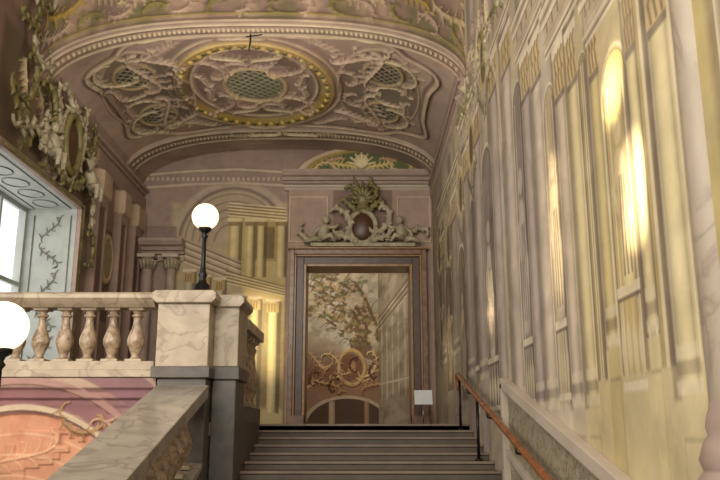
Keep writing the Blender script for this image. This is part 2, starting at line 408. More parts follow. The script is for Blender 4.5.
for (u0,u1,z,hh) in((2.6,4.4,2.17,.42),(4.4,5.35,2.55,.42),(5.4,6.4,3.0,.45),(6.5,8.05,3.7,.45),(8.4,10.2,3.6,.4),(10.6,13.4,3.3,.4)):
    P.rect(u0,u1,z,z+hh,c(186,168,138),.85)
    for k,(q,w_,cc) in enumerate([(0,.02,LTN),(.05,.012,SHD),(.14,.012,LTN),(.32,.012,MID),(.6,.012,SHD),(.66,.025,LTN),(.8,.012,SHD),(.95,.03,LTN),(1.02,.012,SHD)]): hband(u0-.02*k,u1+.02*k,z+q*hh,w_,cc,.8)
    nb=int((u1-u0)/(.035*u0))
    for i in range(nb):
        u=u0+(u1-u0)*(i+.5)/nb; P.rect(u-.008*u0*.6,u+.008*u0*.6,z+.38*hh,z+.58*hh,c(136,114,86),.8,0,.01)
for (u0,u1,z0,z1) in((2.7,3.15,2.8,3.6),(3.3,3.9,2.8,3.6),(4.0,4.35,2.8,3.6),(4.5,5.2,3.15,4.0),(5.5,6.3,3.6,4.3)):
    P.rect(u0,u1,z0,z1,c(166,146,108),.7)
    for e,cc in((0,LTN),(.03,SHD),(.06,LTN)):
        vline(u0+e,z0,z1,.01,cc); vline(u1-e,z0,z1,.01,cc); hband(u0,u1,z0+e,.012,cc); hband(u0,u1,z1-e,.012,cc)
    P.ell((u0+u1)/2,(z0+z1)/2,(u1-u0)*.28,(z1-z0)*.32,c(210,190,140),.8); P.ell((u0+u1)/2,(z0+z1)/2,(u1-u0)*.28,(z1-z0)*.32,SHD,.7,0,.014)
# painted balustrade parapet between the pedestals
for (u0,u1) in((3.8,4.15),(5.2,5.5),(6.26,6.6),(7.85,8.5),(9.14,9.46)):
    hband(u0,u1,.62,.03,LTN,.8); hband(u0,u1,.58,.012,SHD,.8); hband(u0,u1,.14,.025,LTN,.8)
    n=4
    for i in range(n):
        u=u0+(u1-u0)*(i+.5)/n; P.ell(u,.33,(u1-u0)*.09,.13,c(214,198,164),.85); P.rect(u-(u1-u0)*.03,u+(u1-u0)*.03,.16,.56,c(206,190,156),.8)
for (cu,cv,ru,rv) in((8.2,2.6,1.0,1.3),(7.2,4.0,1.4,1.0),(10.4,2.2,.6,1.2),(12.1,2.0,.5,1.0)):
    m=(P.V>cv); r=np.sqrt(((P.U-cu)/ru)**2+((P.V-cv)/rv)**2)
    P.mask(np.clip((.04-np.abs(r-1))*30,0,1)*m,LTN,.6); P.mask(np.clip((.025-np.abs(r-.93))*30,0,1)*m,SHD,.5)
for (u,v,s_) in((10.3,3.0,.8),(11.9,2.7,.9),(13.3,2.8,.8),(9.2,3.3,.8),(8.1,3.9,.9),(13.2,1.5,.7),(12.0,1.2,.6)):
    for sg in(-1,1):
        P.scroll(u+sg*s_*.3,v+.1,s_*.9,1.4*sg,'C',sg,c(206,190,150),.05,.0)
        P.scroll(u+sg*s_*.25,v-.45,s_*.6,.6*sg,'S',sg,c(124,114,72),.045,.0)
    P.ell(u,v,s_*.22,s_*.36,c(98,84,58),.85); P.ell(u,v,s_*.22,s_*.36,c(200,174,106),.9,0,.03)
for (u,z,hh,cl) in((8.17,.75,1.35,c(200,186,166)),(10.45,.6,1.1,c(188,170,142)),(5.35,.75,1.1,c(208,190,158)),(6.43,.8,1.3,c(192,176,164)),(12.05,.8,1.0,c(176,158,132)),(3.95,.7,.85,c(222,202,150))):
    w=.045*u**.7
    P.stroke([(u,z),(u-w*.2,z+hh*.35),(u+w*.15,z+hh*.7)],w*1.0,cl,.9,0,w*.75,.55)
    P.ell(u+w*.1,z+hh*.9,w*.5,hh*.09,cl,.9); P.stroke([(u+w*.3,z+hh*.7),(u+w*1.2,z+hh*.55),(u+w*.7,z+hh*.4)],w*.3,cl*.9,.8)
    for q in(-.5,0,.45): P.stroke([(u+w*q,z),(u+w*q*.6,z+hh*.6)],w*.12,SHD,.7)
for i in range(18):
    P.scroll(6.2+i*.23,4.25+.25*math.sin(i*2.1),.5,i*1.3,'S' if i%2 else 'C',(-1)**i,[c(212,190,150),c(176,148,128),c(136,126,80)][i%3],.045,.03)
P.tint(2.6,c(214,202,176),.15,41,.56); P.tint(3.5,c(138,122,112),.22,43,.55)
P.grime(1.6,.18,6); P.grime(6,.14,16)
P.rect(DA,14.4,4.12,4.3,c(178,156,140),.9,.05,.02)
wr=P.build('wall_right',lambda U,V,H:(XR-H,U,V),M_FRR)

# ------------------------------------------------------------------ FAR WALL fresco with doorway
us=np.linspace(XL,XR,520); vs=np.linspace(0,5.25,480)
P=Panel(us,vs,c(160,136,124))
P.tint(1.2,c(148,122,114),.7,3)
P.rect(-4.1,-1.36,0,4.95,c(158,134,124),1)
P.rect(-3.5,-1.36,.0,4.05,c(182,164,126),.9,0,.1)
m=(P.V>3.3); r=np.hypot((P.U+2.35)/1.05,(P.V-3.3)/1.1)
P.mask(np.clip((1.12-r)*20,0,1)*m,c(184,162,144),.95); P.mask(np.clip((1.0-r)*20,0,1)*m,c(112,92,84),.9); P.mask(np.clip((.95-r)*20,0,1)*m,c(186,166,140),.9)
for k in range(5): P.mask(np.clip((.025-np.abs(r-.85+.13*k))*40,0,1)*m,c(130,106,90),.8)
P.rect(-2.15,-1.38,0,3.95,c(200,176,114),.95,0,.03)
P.rect(-1.98,-1.5,2.95,3.7,c(168,142,86),.8,0,.02); P.rect(-1.92,-1.58,3.0,3.6,c(124,102,64),.9,0,.02)
P.rect(-2.45,-2.12,2.7,3.95,c(184,160,104),.9)
for (a,b) in((-2.42,-2.24),(-2.1,-1.98),(-1.9,-1.78),(-1.54,-1.4)):
    P.rect(b,b+.06,2.65,3.7,c(104,84,56),.8)
    P.column(a,b,2.65,3.7,c(208,186,130),.95,1.15,.5); P.rect(a-.03,b+.03,3.62,3.7,c(144,118,70),.9); P.rect(a-.04,b+.04,3.7,3.77,c(220,202,154),.9)
for k in range(9): P.stroke([(-2.45,3.82+.03*k),(-1.38,3.72+.03*k)],.014,[c(220,200,156),c(130,106,72)][k%2],.9,0,None,.1)
for k in range(12): P.stroke([(-3.4,3.0+.04*k),(-2.2,2.55+.035*k)],.016,[c(206,186,160),c(120,100,88),c(178,156,136)][k%3],.9,0,None,.1)
for k in range(8): P.stroke([(-2.45,2.55+.03*k),(-1.38,2.3+.025*k)],.013,[c(214,194,146),c(126,106,68)][k%2],.9,0,None,.1)
P.rect(-3.35,-1.38,.3,2.2,c(124,106,76),.8,0,.1)
for (a,b,z1,cl) in((-3.2,-3.06,2.75,c(180,166,140)),(-2.9,-2.78,2.65,c(176,158,128)),(-2.62,-2.5,2.6,c(188,172,134)),(-2.3,-2.12,2.3,c(200,182,132)),(-1.98,-1.84,2.25,c(190,172,122)),(-1.66,-1.5,2.2,c(206,188,138))):
    P.rect(b,b+.07,.2,z1,c(96,80,62),.8)
    P.column(a,b,.2,z1,cl,.95,1.2,.5)
    P.rect(a-.05,b+.05,z1,z1+.05,c(214,198,168),.9); P.rect(a-.03,b+.03,z1-.2,z1-.02,c(182,154,94),.9)
    for q in range(3): P.rect(a+(b-a)*.33*q,a+(b-a)*.33*q+.02,z1-.18,z1-.04,c(116,92,56),.8)
    P.rect(a-.05,b+.05,.05,.22,cl*.85,.9)
P.rect(-4.1,-3.3,3.05,3.25,c(192,172,154),1,.04); P.rect(-4.1,-3.25,3.25,3.3,c(212,194,170),1,.06); P.rect(-4.1,-3.3,3.0,3.05,c(104,84,78),.8)
P.rect(-3.95,-3.4,3.32,3.6,c(148,124,116),1,.03)
P.stroke([(-4.1,4.35),(-3.2,4.42),(-2.3,4.45),(-1.4,4.4)],.04,c(188,166,148),1,.03)
P.stroke([(-4.1,4.6),(-3.2,4.68),(-2.3,4.72),(-1.4,4.66)],.03,c(196,178,158),1,.03)
for i in range(28): P.ell(-4.0+i*.095,4.53,.03,.04,c(198,180,156),.9,.02)
P.rect(-1.34,1.35,0,4.4,c(170,144,130),1,.08,.02)
for (a,b) in((-1.3,-.6),(.7,1.3)): 
    P.stroke([(a,3.3),(b,3.3),(b,4.15),(a,4.15),(a,3.3)],.02,c(204,180,160),1,.1)
P.rect(-.5,.6,3.3,4.3,c(134,108,98),.9,0,.03)
m=(P.V>4.62); r=np.hypot((P.U-.03)/1.2,(P.V-4.5)/.62)
P.mask(np.clip((1.08-r)*30,0,1)*m,c(204,180,154),1); P.H+=.06*np.clip((1.08-r)*30,0,1)*m
P.mask(np.clip((.97-r)*30,0,1)*m,c(166,142,62),1); P.mask(np.clip((.88-r)*30,0,1)*m,c(96,106,68),1)
for sg in(-1,1):
    P.scroll(.03+sg*.32,4.78,.5,.15*sg,'S',sg,c(206,184,106),.04,.06); P.scroll(.03+sg*.72,4.74,.42,-.3*sg,'C',sg,c(200,172,118),.035,.05)
    P.scroll(.03+sg*.5,4.9,.3,-.3*sg,'S',sg,c(188,146,116),.03,.04)
P.ell(.03,4.85,.14,.15,c(214,194,150),1,.04,0,.05)
for i in range(7):
    a=math.pi*(i+.5)/7; P.stroke([(.03,4.76),(.03+.26*math.cos(a),4.78+.24*math.sin(a))],.02,c(224,208,160),1,.1,.03)
P.grime(2.5,.14,6); P.grime(7,.08,9); P.sat=.84
P.build('wall_far',lambda U,V,H:(U,DF-H,V),M_FR,[(-.98,.91,-1,2.84)])
def engaged(name,x,r,z1):
    b=MB(); y=DF-.2
    b.box(x-r*1.5,x+r*1.5,y-r*1.5,y+r*1.3,0,.5,M_PINK)
    b.lathe([(r*1.35,0),(r*1.4,.05),(r*1.1,.09),(r*1.25,.14),(r,.2),(r*.98,z1-.9),(r*.88,z1-.72),(r*1.05,z1-.7),(r*.88,z1-.67),(r*.95,z1-.6),(r*1.4,z1-.44)],x,y,.5,M_PINK,24)
    for k in range(10):
        a=2*math.pi*k/10
        b.tube([(x+r*.9*math.cos(a),y+r*.9*math.sin(a),z1-.16),(x+r*1.25*math.cos(a),y+r*1.25*math.sin(a),z1-.03),(x+r*1.6*math.cos(a),y+r*1.6*math.sin(a),z1+.0)],[.03,.035,.02],M_STUC,6)
    b.box(x-r*1.6,x+r*1.6,y-r*1.6,y+r*1.3,z1+.04,z1+.1,M_PLAST)
    b.done(name)
engaged('engaged_column',-3.85,.1,2.92); engaged('engaged_column.001',-3.42,.09,2.92)

def cornice(name,x0,x1,z,mat1=M_PINK,y=DF-.08,sc=1.):
    b=MB()
    prof=[(0,0),(-.05,0),(-.07,.04),(-.12,.05),(-.15,.10),(-.22,.12),(-.26,.18),(-.26,.22),(0,.22)]
    b.prism([(y+p*sc,z+q*sc) for p,q in prof],'x',x0,x1,mat1)
    b.prism([(y+p*.35,z-.12+q*.4) for p,q in prof],'x',x0+.03,x1,M_PLAST)
    return b.done(name)
cornice('trim_1',-1.44,XR-.02,4.4)
cornice('trim_2',XL+.02,-3.22,3.06,M_PINK,DF-.05,1.15)
b=MB()
for (z,p,h) in((4.14,.06,.05),(4.19,.1,.05),(4.24,.16,.06)): b.box(XL,XL+p,11.35,DF-.02,z,z+h,M_PINK)
b.done('trim_3',.01)
b=MB()
for (z,p,h) in((4.16,.04,.05),(4.21,.07,.05),(4.26,.11,.05)): b.box(XR-p,XR,DA,DF-.4,z,z+h,M_PINK)
b.done('trim_4',.01)

# ------------------------------------------------------------------ LEFT WALL
us=np.concatenate([np.linspace(-.5,8.3,60),np.linspace(8.35,14.4,420)]); vs=np.concatenate([np.linspace(-1.9,.4,30),np.linspace(.42,4.6,280),np.linspace(4.65,6.6,40)])
P=Panel(us,vs,c(150,122,110))
P.tint(1.0,c(132,106,96),.7,3)
P.rect(8.4,11.7,3.0,4.6,c(110,92,66),.8,0,.1)
for a,b in((11.75,12.2),(12.9,13.3),(13.75,14.2)):
    P.rect(a,b,0,3.85,c(160,132,120),1,.12,.03); P.rect(a-.06,b+.06,3.45,3.85,c(186,160,134),1,.05,.03); P.rect(a+.08,b-.08,.8,3.3,c(112,84,76),.9,-.03,.03)
P.rect(11.5,14.4,3.85,4.15,c(156,130,118),1,.1)
P.rect(12.3,12.85,1.6,3.1,c(98,76,68),.9,0,.03); P.ell(12.58,2.6,.2,.3,c(150,138,94),1,.05); P.ell(12.58,2.6,.24,.36,c(186,156,118),1,.06,.04)
P.ell(10.3,3.72,.2,.32,c(84,62,46),1,.02,0,.05); P.ell(10.3,3.72,.26,.39,c(174,150,80),1,.07,.05)
for sg in(-1,1):
    for k,(du,dv,s_,an,kd,cl) in enumerate([(.45,.1,.6,1.3,'S',c(186,172,136)),(.7,-.3,.5,.4,'C',c(150,134,70)),(.28,.5,.45,.2,'S',c(196,180,142)),(.9,.25,.55,.9,'C',c(166,138,102)),(1.15,-.2,.5,1.5,'S',c(120,114,62)),(.3,-.45,.4,0,'S',c(196,180,142)),(.7,.55,.4,2.,'C',c(120,110,60)),(1.3,.35,.5,1.2,'S',c(184,162,120))]):
        P.scroll(10.3+sg*du,3.72+dv,s_,an*sg,kd,sg,cl,.04,.055)
P.grime(2.5,.16,6)
WD0,WD1,WZ0,WZ1=8.6,11.2,.6,3.05
P.build('wall_left',lambda U,V,H:(XL+H,U,V),M_FR,[(WD0,WD1,WZ0,WZ1),(3.2,6.2,.3,4.2)])
b=MB(); xs=XL+.14
b.ball(xs,10.3,3.72,.09,.22,.34,M_DKPANEL)
b.tube([(xs+.04,10.3+.27*math.cos(a),3.72+.4*math.sin(a)) for a in np.linspace(0,2*math.pi,33)],.055,M_STUCG)
b.tube([(xs+.02,10.3+.36*math.cos(a),3.72+.5*math.sin(a)) for a in np.linspace(0,2*math.pi,33)],.03,M_STUC)
SP=[(.46,.12,.66,1.3,'S',M_STUC),(.3,.56,.5,.2,'C',M_STUC),(.36,-.46,.5,.3,'S',M_STUCG),(.78,.3,.55,.9,'C',M_STUCG),(.88,-.15,.55,1.5,'S',M_STUC)]
for sg in(-1,1):
    for du,dv,s_,an,kd,mt in SP: b.scroll(xs+.02,10.3+sg*du,3.72+dv,s_,an*sg,kd,sg,.046,mt,30,'yz',True)
b.scroll(xs,11.42,3.1,.7,1.5,'S',1,.045,M_STUC,30,'yz',True); b.scroll(xs,11.45,2.5,.55,1.6,'C',1,.04,M_STUCG,30,'yz',True)
b.scroll(xs,9.0,3.45,.8,.4,'S',-1,.045,M_STUC,30,'yz',True); b.scroll(xs,8.9,4.0,.7,1.2,'C',1,.045,M_STUCG,30,'yz',True)
for i,(y_,z_) in enumerate([(9.2,4.5),(9.0,5.0),(9.25,5.5),(8.8,4.7),(8.8,5.4),(8.6,3.6)]): b.scroll(xs,y_,z_,.6,i*1.1,'S' if i%2 else 'C',(-1)**i,.04,[M_STUC,M_STUCG][i%2],30,'yz',True)
for k in range(5):
    a=math.pi*(k+.5)/5; b.tube([(xs,10.3,4.1),(xs+.05,10.3+.16*math.cos(a),4.1+.16*math.sin(a)),(xs,10.3+.3*math.cos(a),4.1+.26*math.sin(a))],[.03,.05,.01],M_STUC)
for y0,fl in((11.05,1),(9.55,-1)):
    Z=3.32
    b.tube([(xs+.06,y0,Z),(xs+.08,y0,Z+.1),(xs+.06,y0-.02*fl,Z+.22),(xs+.05,y0-.03*fl,Z+.28)],[.07,.1,.085,.035],M_STUC,10)
    b.ball(xs+.07,y0-.04*fl,Z+.36,.065,.065,.075,M_STUC,12,8)
    b.tube([(xs+.06,y0-.06*fl,Z+.22),(xs+.12,y0-.18*fl,Z+.26),(xs+.08,y0-.26*fl,Z+.36)],[.036,.03,.02],M_STUC)
    b.tube([(xs+.06,y0+.05*fl,Z+.22),(xs+.14,y0+.12*fl,Z+.12),(xs+.16,y0+.06*fl,Z+.02)],[.036,.03,.02],M_STUC)
    for q in(-.05,.06): b.tube([(xs+.08,y0+q,Z),(xs+.2,y0+q*1.6,Z+.01),(xs+.2,y0+q*1.8,Z-.17)],[.06,.046,.026],M_STUC)
b.done('wall_cartouche_stucco')
# window embrasure
b=MB()
XW=XL-.75
b.box(XW-.1,XL+.0,WD1,WD1+.15,WZ0-.1,WZ1+.1,M_WHITE); b.box(XW-.1,XL,WD0-.15,WD0,WZ0-.1,WZ1+.1,M_WHITE)
b.box(XW-.1,XL,WD0,WD1,WZ1,WZ1+.12,M_WHITE); b.box(XW-.1,XL,WD0,WD1,WZ0-.12,WZ0,M_WHITE)
for y in(WD0,WD0+.87,WD0+1.73,WD1-.06): b.box(XW-.04,XW+.03,y,y+.06,WZ0,WZ1,M_WHITE)
for z in(WZ0,1.9,WZ1-.06): b.box(XW-.03,XW+.02,WD0,WD1,z,z+.06,M_WHITE)
b.box(XL,XL+.06,WD1,WD1+.12,WZ0,WZ1+.1,M_PINK); b.box(XL,XL+.06,WD0-.12,WD1+.12,WZ1,WZ1+.1,M_PINK)
b.tube([(XL+.07,WD0,WZ1+.05),(XL+.07,WD1+.06,WZ1+.05),(XL+.07,WD1+.06,WZ0)],.025,M_STUCG)
GRN=mat_stone('grey_ornament_paint',c(112,114,106),c(140,138,124),8,.6)
for (z,s_,an,fl) in((2.75,.4,.7,1),(2.35,.42,-.6,-1),(1.9,.45,.8,1),(1.45,.42,-.7,-1),(1.0,.4,.7,1)):
    b.scroll(XL-.36,WD1-.005,z,s_,an,'S',fl,.014,GRN,30,'xz',True)
for x in(XW+.14,XL-.08): b.tube([(x,WD1-.005,WZ0+.1),(x,WD1-.005,WZ1-.1)],.01,GRN)
for i in range(5):
    yy_=WD0+.3+i*.5; b.tube([(XL-.36+.16*math.cos(a),yy_+.2*math.sin(a),WZ1-.003) for a in np.linspace(0,2*math.pi,17)],.01,GRN)
for x in(XW+.14,XL-.08): b.tube([(x,WD0+.05,WZ1-.003),(x,WD1-.05,WZ1-.003)],.01,GRN)
b.done('window_1')
b=MB()
for y in(3.2,4.66,6.12): b.box(XL-.4,XL-.33,y,y+.08,.3,4.2,M_WHITE)
for z in(.3,2.2,4.12): b.box(XL-.4,XL-.33,3.2,6.2,z,z+.08,M_WHITE)
b.done('unseen_light_window')  # unseen window, made larger to let in more light

# ------------------------------------------------------------------ FLOORS and STAIRS
b=MB()
b.box(XL,-1.36,7.46,DF+5.8,-.12,0,M_FLOOR); b.box(-1.36,XR,ST,DF+5.8,-.12,0,M_FLOOR)
b.done('floor')
b=MB(); b.box(XL,XR+.2,-.5,7.3,-1.98,-1.86,M_FLOOR); b.done('floor.001')
b=MB(); tr,ri=.36,.0756
pf=[(ST+.3,-1.86),(ST+.3,-.001)]
i=0
while True:
    zt=-i*ri-.001 if i==0 else -i*ri; y1=ST-i*tr
    if zt-ri<-1.86 or i>24: break
    pf+=[(y1-.014,zt),(y1-.016,zt-.004),(y1-.016,zt-.02),(y1-.012,zt-.024),(y1,zt-.026),(y1,-(i+1)*ri)]
    i+=1
pf.append((pf[-1][0],-1.86))
b.prism(pf,'x',-1.345,1.345,M_STEP)
for k in range(i):
    y1=ST-k*tr; zt=-k*ri
    b.box(-1.343,1.343,y1-.024,y1+.012,zt-.02,zt+.003,M_NOSE)
b.done('staircase')

# ------------------------------------------------------------------ balusters
BAL=[(.045,0),(.06,0),(.06,.05),(.035,.08),(.03,.12),(.045,.2),(.066,.32),(.07,.40),(.058,.5),(.036,.64),(.027,.76),(.03,.82),(.045,.84),(.045,.87),(.03,.89),(.035,.93),(.058,.95),(.058,1.0),(.04,1.0)]
def baluster(b,x,y,z0,z1,k=1.,mat=M_AMBER):
    h=z1-z0; b.lathe([(r*k,t*h) for r,t in BAL],x,y,z0,mat,16)
    b.box(x-.065*k,x+.065*k,y-.065*k,y+.065*k,z0-.01,z0+.05*h,M_CREAM)
    b.box(x-.06*k,x+.06*k,y-.06*k,y+.06*k,z1-.05*h,z1+.01,M_CREAM)
b=MB()
yb=7.45
b.prism([(yb-.17,1.08),(yb-.20,1.11),(yb-.20,1.145),(yb-.17,1.165),(yb+.17,1.165),(yb+.2,1.145),(yb+.2,1.11),(yb+.17,1.08),(yb+.11,1.035),(yb-.11,1.035)],'x',XL+.01,-1.89,M_CREAM)
b.box(XL+.01,-1.87,yb-.13,yb+.13,.46,.54,M_CREAM)
b.box(XL+.01,-1.87,yb-.08,yb+.19,.36,.46,M_CREAM); b.box(XL+.01,-1.87,yb-.18,yb-.08,.392,.46,M_CREAM)
b.box(XL+.01,-1.87,yb+.02,yb+.12,0,.36,M_PINK)
x=-2.08
while x>-4.05: baluster(b,x,yb,.54,1.04,1.18); x-=.222
b.done('landing_balustrade',.006)
# newel pedestal
b=MB()
b.box(-1.83,-1.36,7.2,7.72,.48,1.05,M_CREAM); b.box(-1.86,-1.335,7.17,7.75,.38,.48,M_DARK)
b.box(-1.81,-1.37,7.22,7.7,-.9,.38,M_DARK)
b.prism([(-1.84,1.05),(-1.88,1.09),(-1.88,1.14),(-1.85,1.165),(-1.33,1.165),(-1.30,1.14),(-1.30,1.09),(-1.34,1.05)],'y',7.15,7.76,M_CREAM)
b.box(-1.36,-1.13,7.45,8.0,.5,1.06,M_CREAM); b.box(-1.37,-1.11,7.43,8.02,.38,.5,M_DARK)
b.box(-1.36,-1.14,7.46,7.99,-.6,.38,M_DARK)
b.prism([(-1.37,1.05),(-1.37,1.163),(-1.12,1.163),(-1.08,1.13),(-1.08,1.09),(-1.12,1.05)],'y',7.40,8.04,M_CREAM)
b.done('newel_pedestal',.008)
b=MB()
b.box(-1.36,-1.14,8.05,9.35,.0,.16,M_DARK); b.box(-1.36,-1.12,8.05,9.35,.92,1.02,M_CREAM)
b.box(-1.36,-1.15,8.05,9.35,-.65,0,M_DARK)
for i in range(6): baluster(b,-1.24,8.17+i*.215,.16,.92,1.1)
b.done('stair_balustrade')
b=MB(); sl=.275
def zr(y): return .33-sl*(7.2-y)
y0,y1=4.5,7.14
b.prism([(y0,zr(y0)),(y1,zr(y1)),(y1,zr(y1)-.11),(y0,zr(y0)-.11)],'x',-1.79,-1.33,M_RAIL)
b.prism([(y0,zr(y0)-.11),(y1,zr(y1)-.11),(y1,zr(y1)-.17),(y0,zr(y0)-.17)],'x',-1.72,-1.40,M_RAIL)
b.prism([(y0,zr(y0)-.72),(y1,zr(y1)-.72),(y1,-1.86),(y0,-1.86)],'x',-1.72,-1.37,M_DARK)
b.prism([(y0,zr(y0)-.66),(y1,zr(y1)-.66),(y1,zr(y1)-.72),(y0,zr(y0)-.72)],'x',-1.74,-1.355,M_RAIL)
y=y0+.13
while y<7.1: baluster(b,-1.5,y,zr(y)-.66,zr(y)-.16,1.15); y+=.215
b.box(-2.2,-1.34,3.9,4.5,-1.86,-.52,M_CREAM); b.box(-2.25,-1.3,3.85,4.52,-.52,-.44,M_CREAM)
b.done('stair_balustrade.001',.008)

# ------------------------------------------------------------------ wall under the landing (fresco with arch)
us=np.linspace(XL,-1.83,300); vs=np.linspace(-1.86,.385,300)
P=Panel(us,vs,c(164,128,124)); P.sat=.88
P.tint(2,c(138,98,106),.8,5); P.tint(4,c(188,156,140),.5,8,.55)
P.rect(XL,-1.8,.2,.39,c(160,120,116),1,.04); P.rect(XL,-1.8,.29,.39,c(178,150,134),1,.03); P.rect(XL,-1.8,.12,.15,c(106,74,78),.8)
P.rect(XL,-1.8,.03,.06,c(180,142,132),.8); P.rect(XL,-1.8,.26,.28,c(106,74,78),.8)
r=np.hypot(P.U+3.02,P.V+.98)
for (ra,rb,cl,h) in((1.75,1.45,c(132,92,104),.0),(1.38,1.3,c(170,130,124),.02),(1.3,1.14,c(138,94,100),.0),(1.14,1.07,c(206,184,158),.04)):
    m=np.clip((ra-r)/.012,0,1)*np.clip((r-rb)/.012,0,1); P.mask(m,cl,.85); P.H+=h*m
m=np.clip((1.06-r)/.012,0,1); P.mask(m,c(206,146,114),1); P.H-=.03*m
for k in range(6):
    rr=np.hypot(P.U+3.02+.03*k,P.V+1.2+.08*k); P.mask(np.clip((.014-np.abs(rr-1.1+.1*k))/.008,0,1)*m,c(224,178,144),.7)
P.mask(np.clip((fbm(P.U*5,P.V*5,81,4)-.5)*8,0,1)*m,c(186,118,90),.5)
P.scroll(-3.0,-.3,.7,.2,'S',1,c(214,170,134),.022,.01,a=.6); P.scroll(-3.5,-.4,.6,1.2,'C',1,c(180,114,86),.022,.01,a=.6)
P.scroll(-2.1,-.15,.6,-.8,'S',1,c(180,140,122),.035,.03); P.scroll(-2.5,.0,.4,-.3,'C',1,c(160,126,88),.03,.02); P.scroll(-2.0,-.6,.5,-1.2,'S',1,c(170,126,116),.03,.02)
P.grime(3,.18,6)
P.build('wall_landing_front',lambda U,V,H:(U,7.34-H,V),M_FR)

# ------------------------------------------------------------------ DOORWAY
b=MB()
dx0,dx1,dz=-.97,.90,2.82
def uframe(x0,x1,z1,w,ya,yb_,mat):
    b.box(x0-w,x0,ya,yb_,0,z1+w,mat); b.box(x1,x1+w,ya,yb_,0,z1+w,mat); b.box(x0,x1,ya,yb_,z1,z1+w,mat)
uframe(dx0,dx1,dz,.05,DF-.16,DF+.5,M_DOORG)
uframe(dx0-.05,dx1+.05,dz+.05,.13,DF-.13,DF+.05,M_DKPANEL)
uframe(dx0-.18,dx1+.18,dz+.18,.035,DF-.19,DF+.05,M_DOORG)
uframe(dx0-.215,dx1+.215,dz+.215,.09,DF-.22,DF+.05,M_DOOR)
b.box(dx0-.34,dx1+.34,DF-.27,DF,dz+.305,dz+.34,M_DOORG)
b.box(dx0-.31,dx0-.0,DF-.24,DF,0,.18,M_DOOR); b.box(dx1,dx1+.31,DF-.24,DF,0,.18,M_DOOR)
b.done('door_1',.008)

# overdoor sculpture
b=MB(); yy=DF-.26; zc=3.54; xc=.05
b.ball(xc,yy+.06,zc,.22,.1,.28,M_DKPANEL)
ring=[(xc+.24*math.cos(a),yy+.02,zc+.3*math.sin(a)) for a in np.linspace(0,2*math.pi,33)]
b.tube(ring,.05,M_STUC)
for sg in(-1,1):
    b.scroll(xc+sg*.36,yy,zc+.12,.52,1.2*sg,'C',sg,.065,M_STUC,30,'xz',True)
    b.scroll(xc+sg*.32,yy,zc-.2,.46,.3*sg,'S',sg,.055,M_STUC,30,'xz',True)
    b.scroll(xc+sg*.22,yy,zc+.4,.38,.8*sg,'S',-sg,.055,M_STUCG,30,'xz',True)
    b.scroll(xc+sg*.17,yy,zc+.62,.34,1.2*sg,'C',sg,.05,M_STUCG,30,'xz',True)
    b.scroll(xc+sg*.12,yy,zc+.82,.24,1.0*sg,'S',sg,.035,M_STUCG)
    X=xc+sg*.74; Z=3.24
    b.tube([(X,yy,Z+.05),(X-sg*.02,yy,Z+.14),(X-sg*.05,yy,Z+.28),(X-sg*.06,yy,Z+.35)],[.08,.115,.095,.04],M_STUC,10)
    b.ball(X-sg*.07,yy-.01,Z+.43,.07,.07,.08,M_STUC,12,8)
    b.tube([(X-sg*.1,yy-.02,Z+.29),(X-sg*.22,yy-.05,Z+.27),(X-sg*.34,yy-.03,Z+.35)],[.042,.034,.022],M_STUC)
    b.tube([(X+sg*.02,yy-.02,Z+.29),(X+sg*.13,yy-.04,Z+.19),(X+sg*.17,yy-.03,Z+.06)],[.042,.034,.024],M_STUC)
    b.tube([(X,yy-.05,Z+.07),(X-sg*.16,yy-.1,Z+.12),(X-sg*.24,yy-.08,Z+.0)],[.066,.05,.028],M_STUC)
    b.tube([(X+sg*.02,yy-.03,Z+.05),(X+sg*.14,yy-.08,Z+.06),(X+sg*.3,yy-.06,Z+.0)],[.066,.05,.028],M_STUC)
    b.scroll(X+sg*.24,yy+.05,Z+.16,.44,.5*sg,'C',-sg,.05,M_STUC,30,'xz',True)
    b.scroll(X-sg*.3,yy+.05,Z+.1,.36,-.3*sg,'S',sg,.045,M_STUC,30,'xz',True)
b.lathe([(.12,0),(.14,.05),(.1,.08),(.15,.2),(.17,.24),(.08,.24)],xc,yy+.03,zc+.33,M_STUCG,16,True,1,.6)
for i in range(7):
    a=math.pi*(i+.5)/7; b.tube([(xc,yy,zc+.5),(xc+.16*math.cos(a),yy-.04,zc+.5+.2*math.sin(a)),(xc+.28*math.cos(a),yy-.02,zc+.5+.36*math.sin(a))],[.04,.045,.012],M_STUCG)
b.box(xc-.95,xc+.95,yy-.04,DF-.09,3.165,3.23,M_STUC)
b.done('overdoor_cartouche_sculpture')

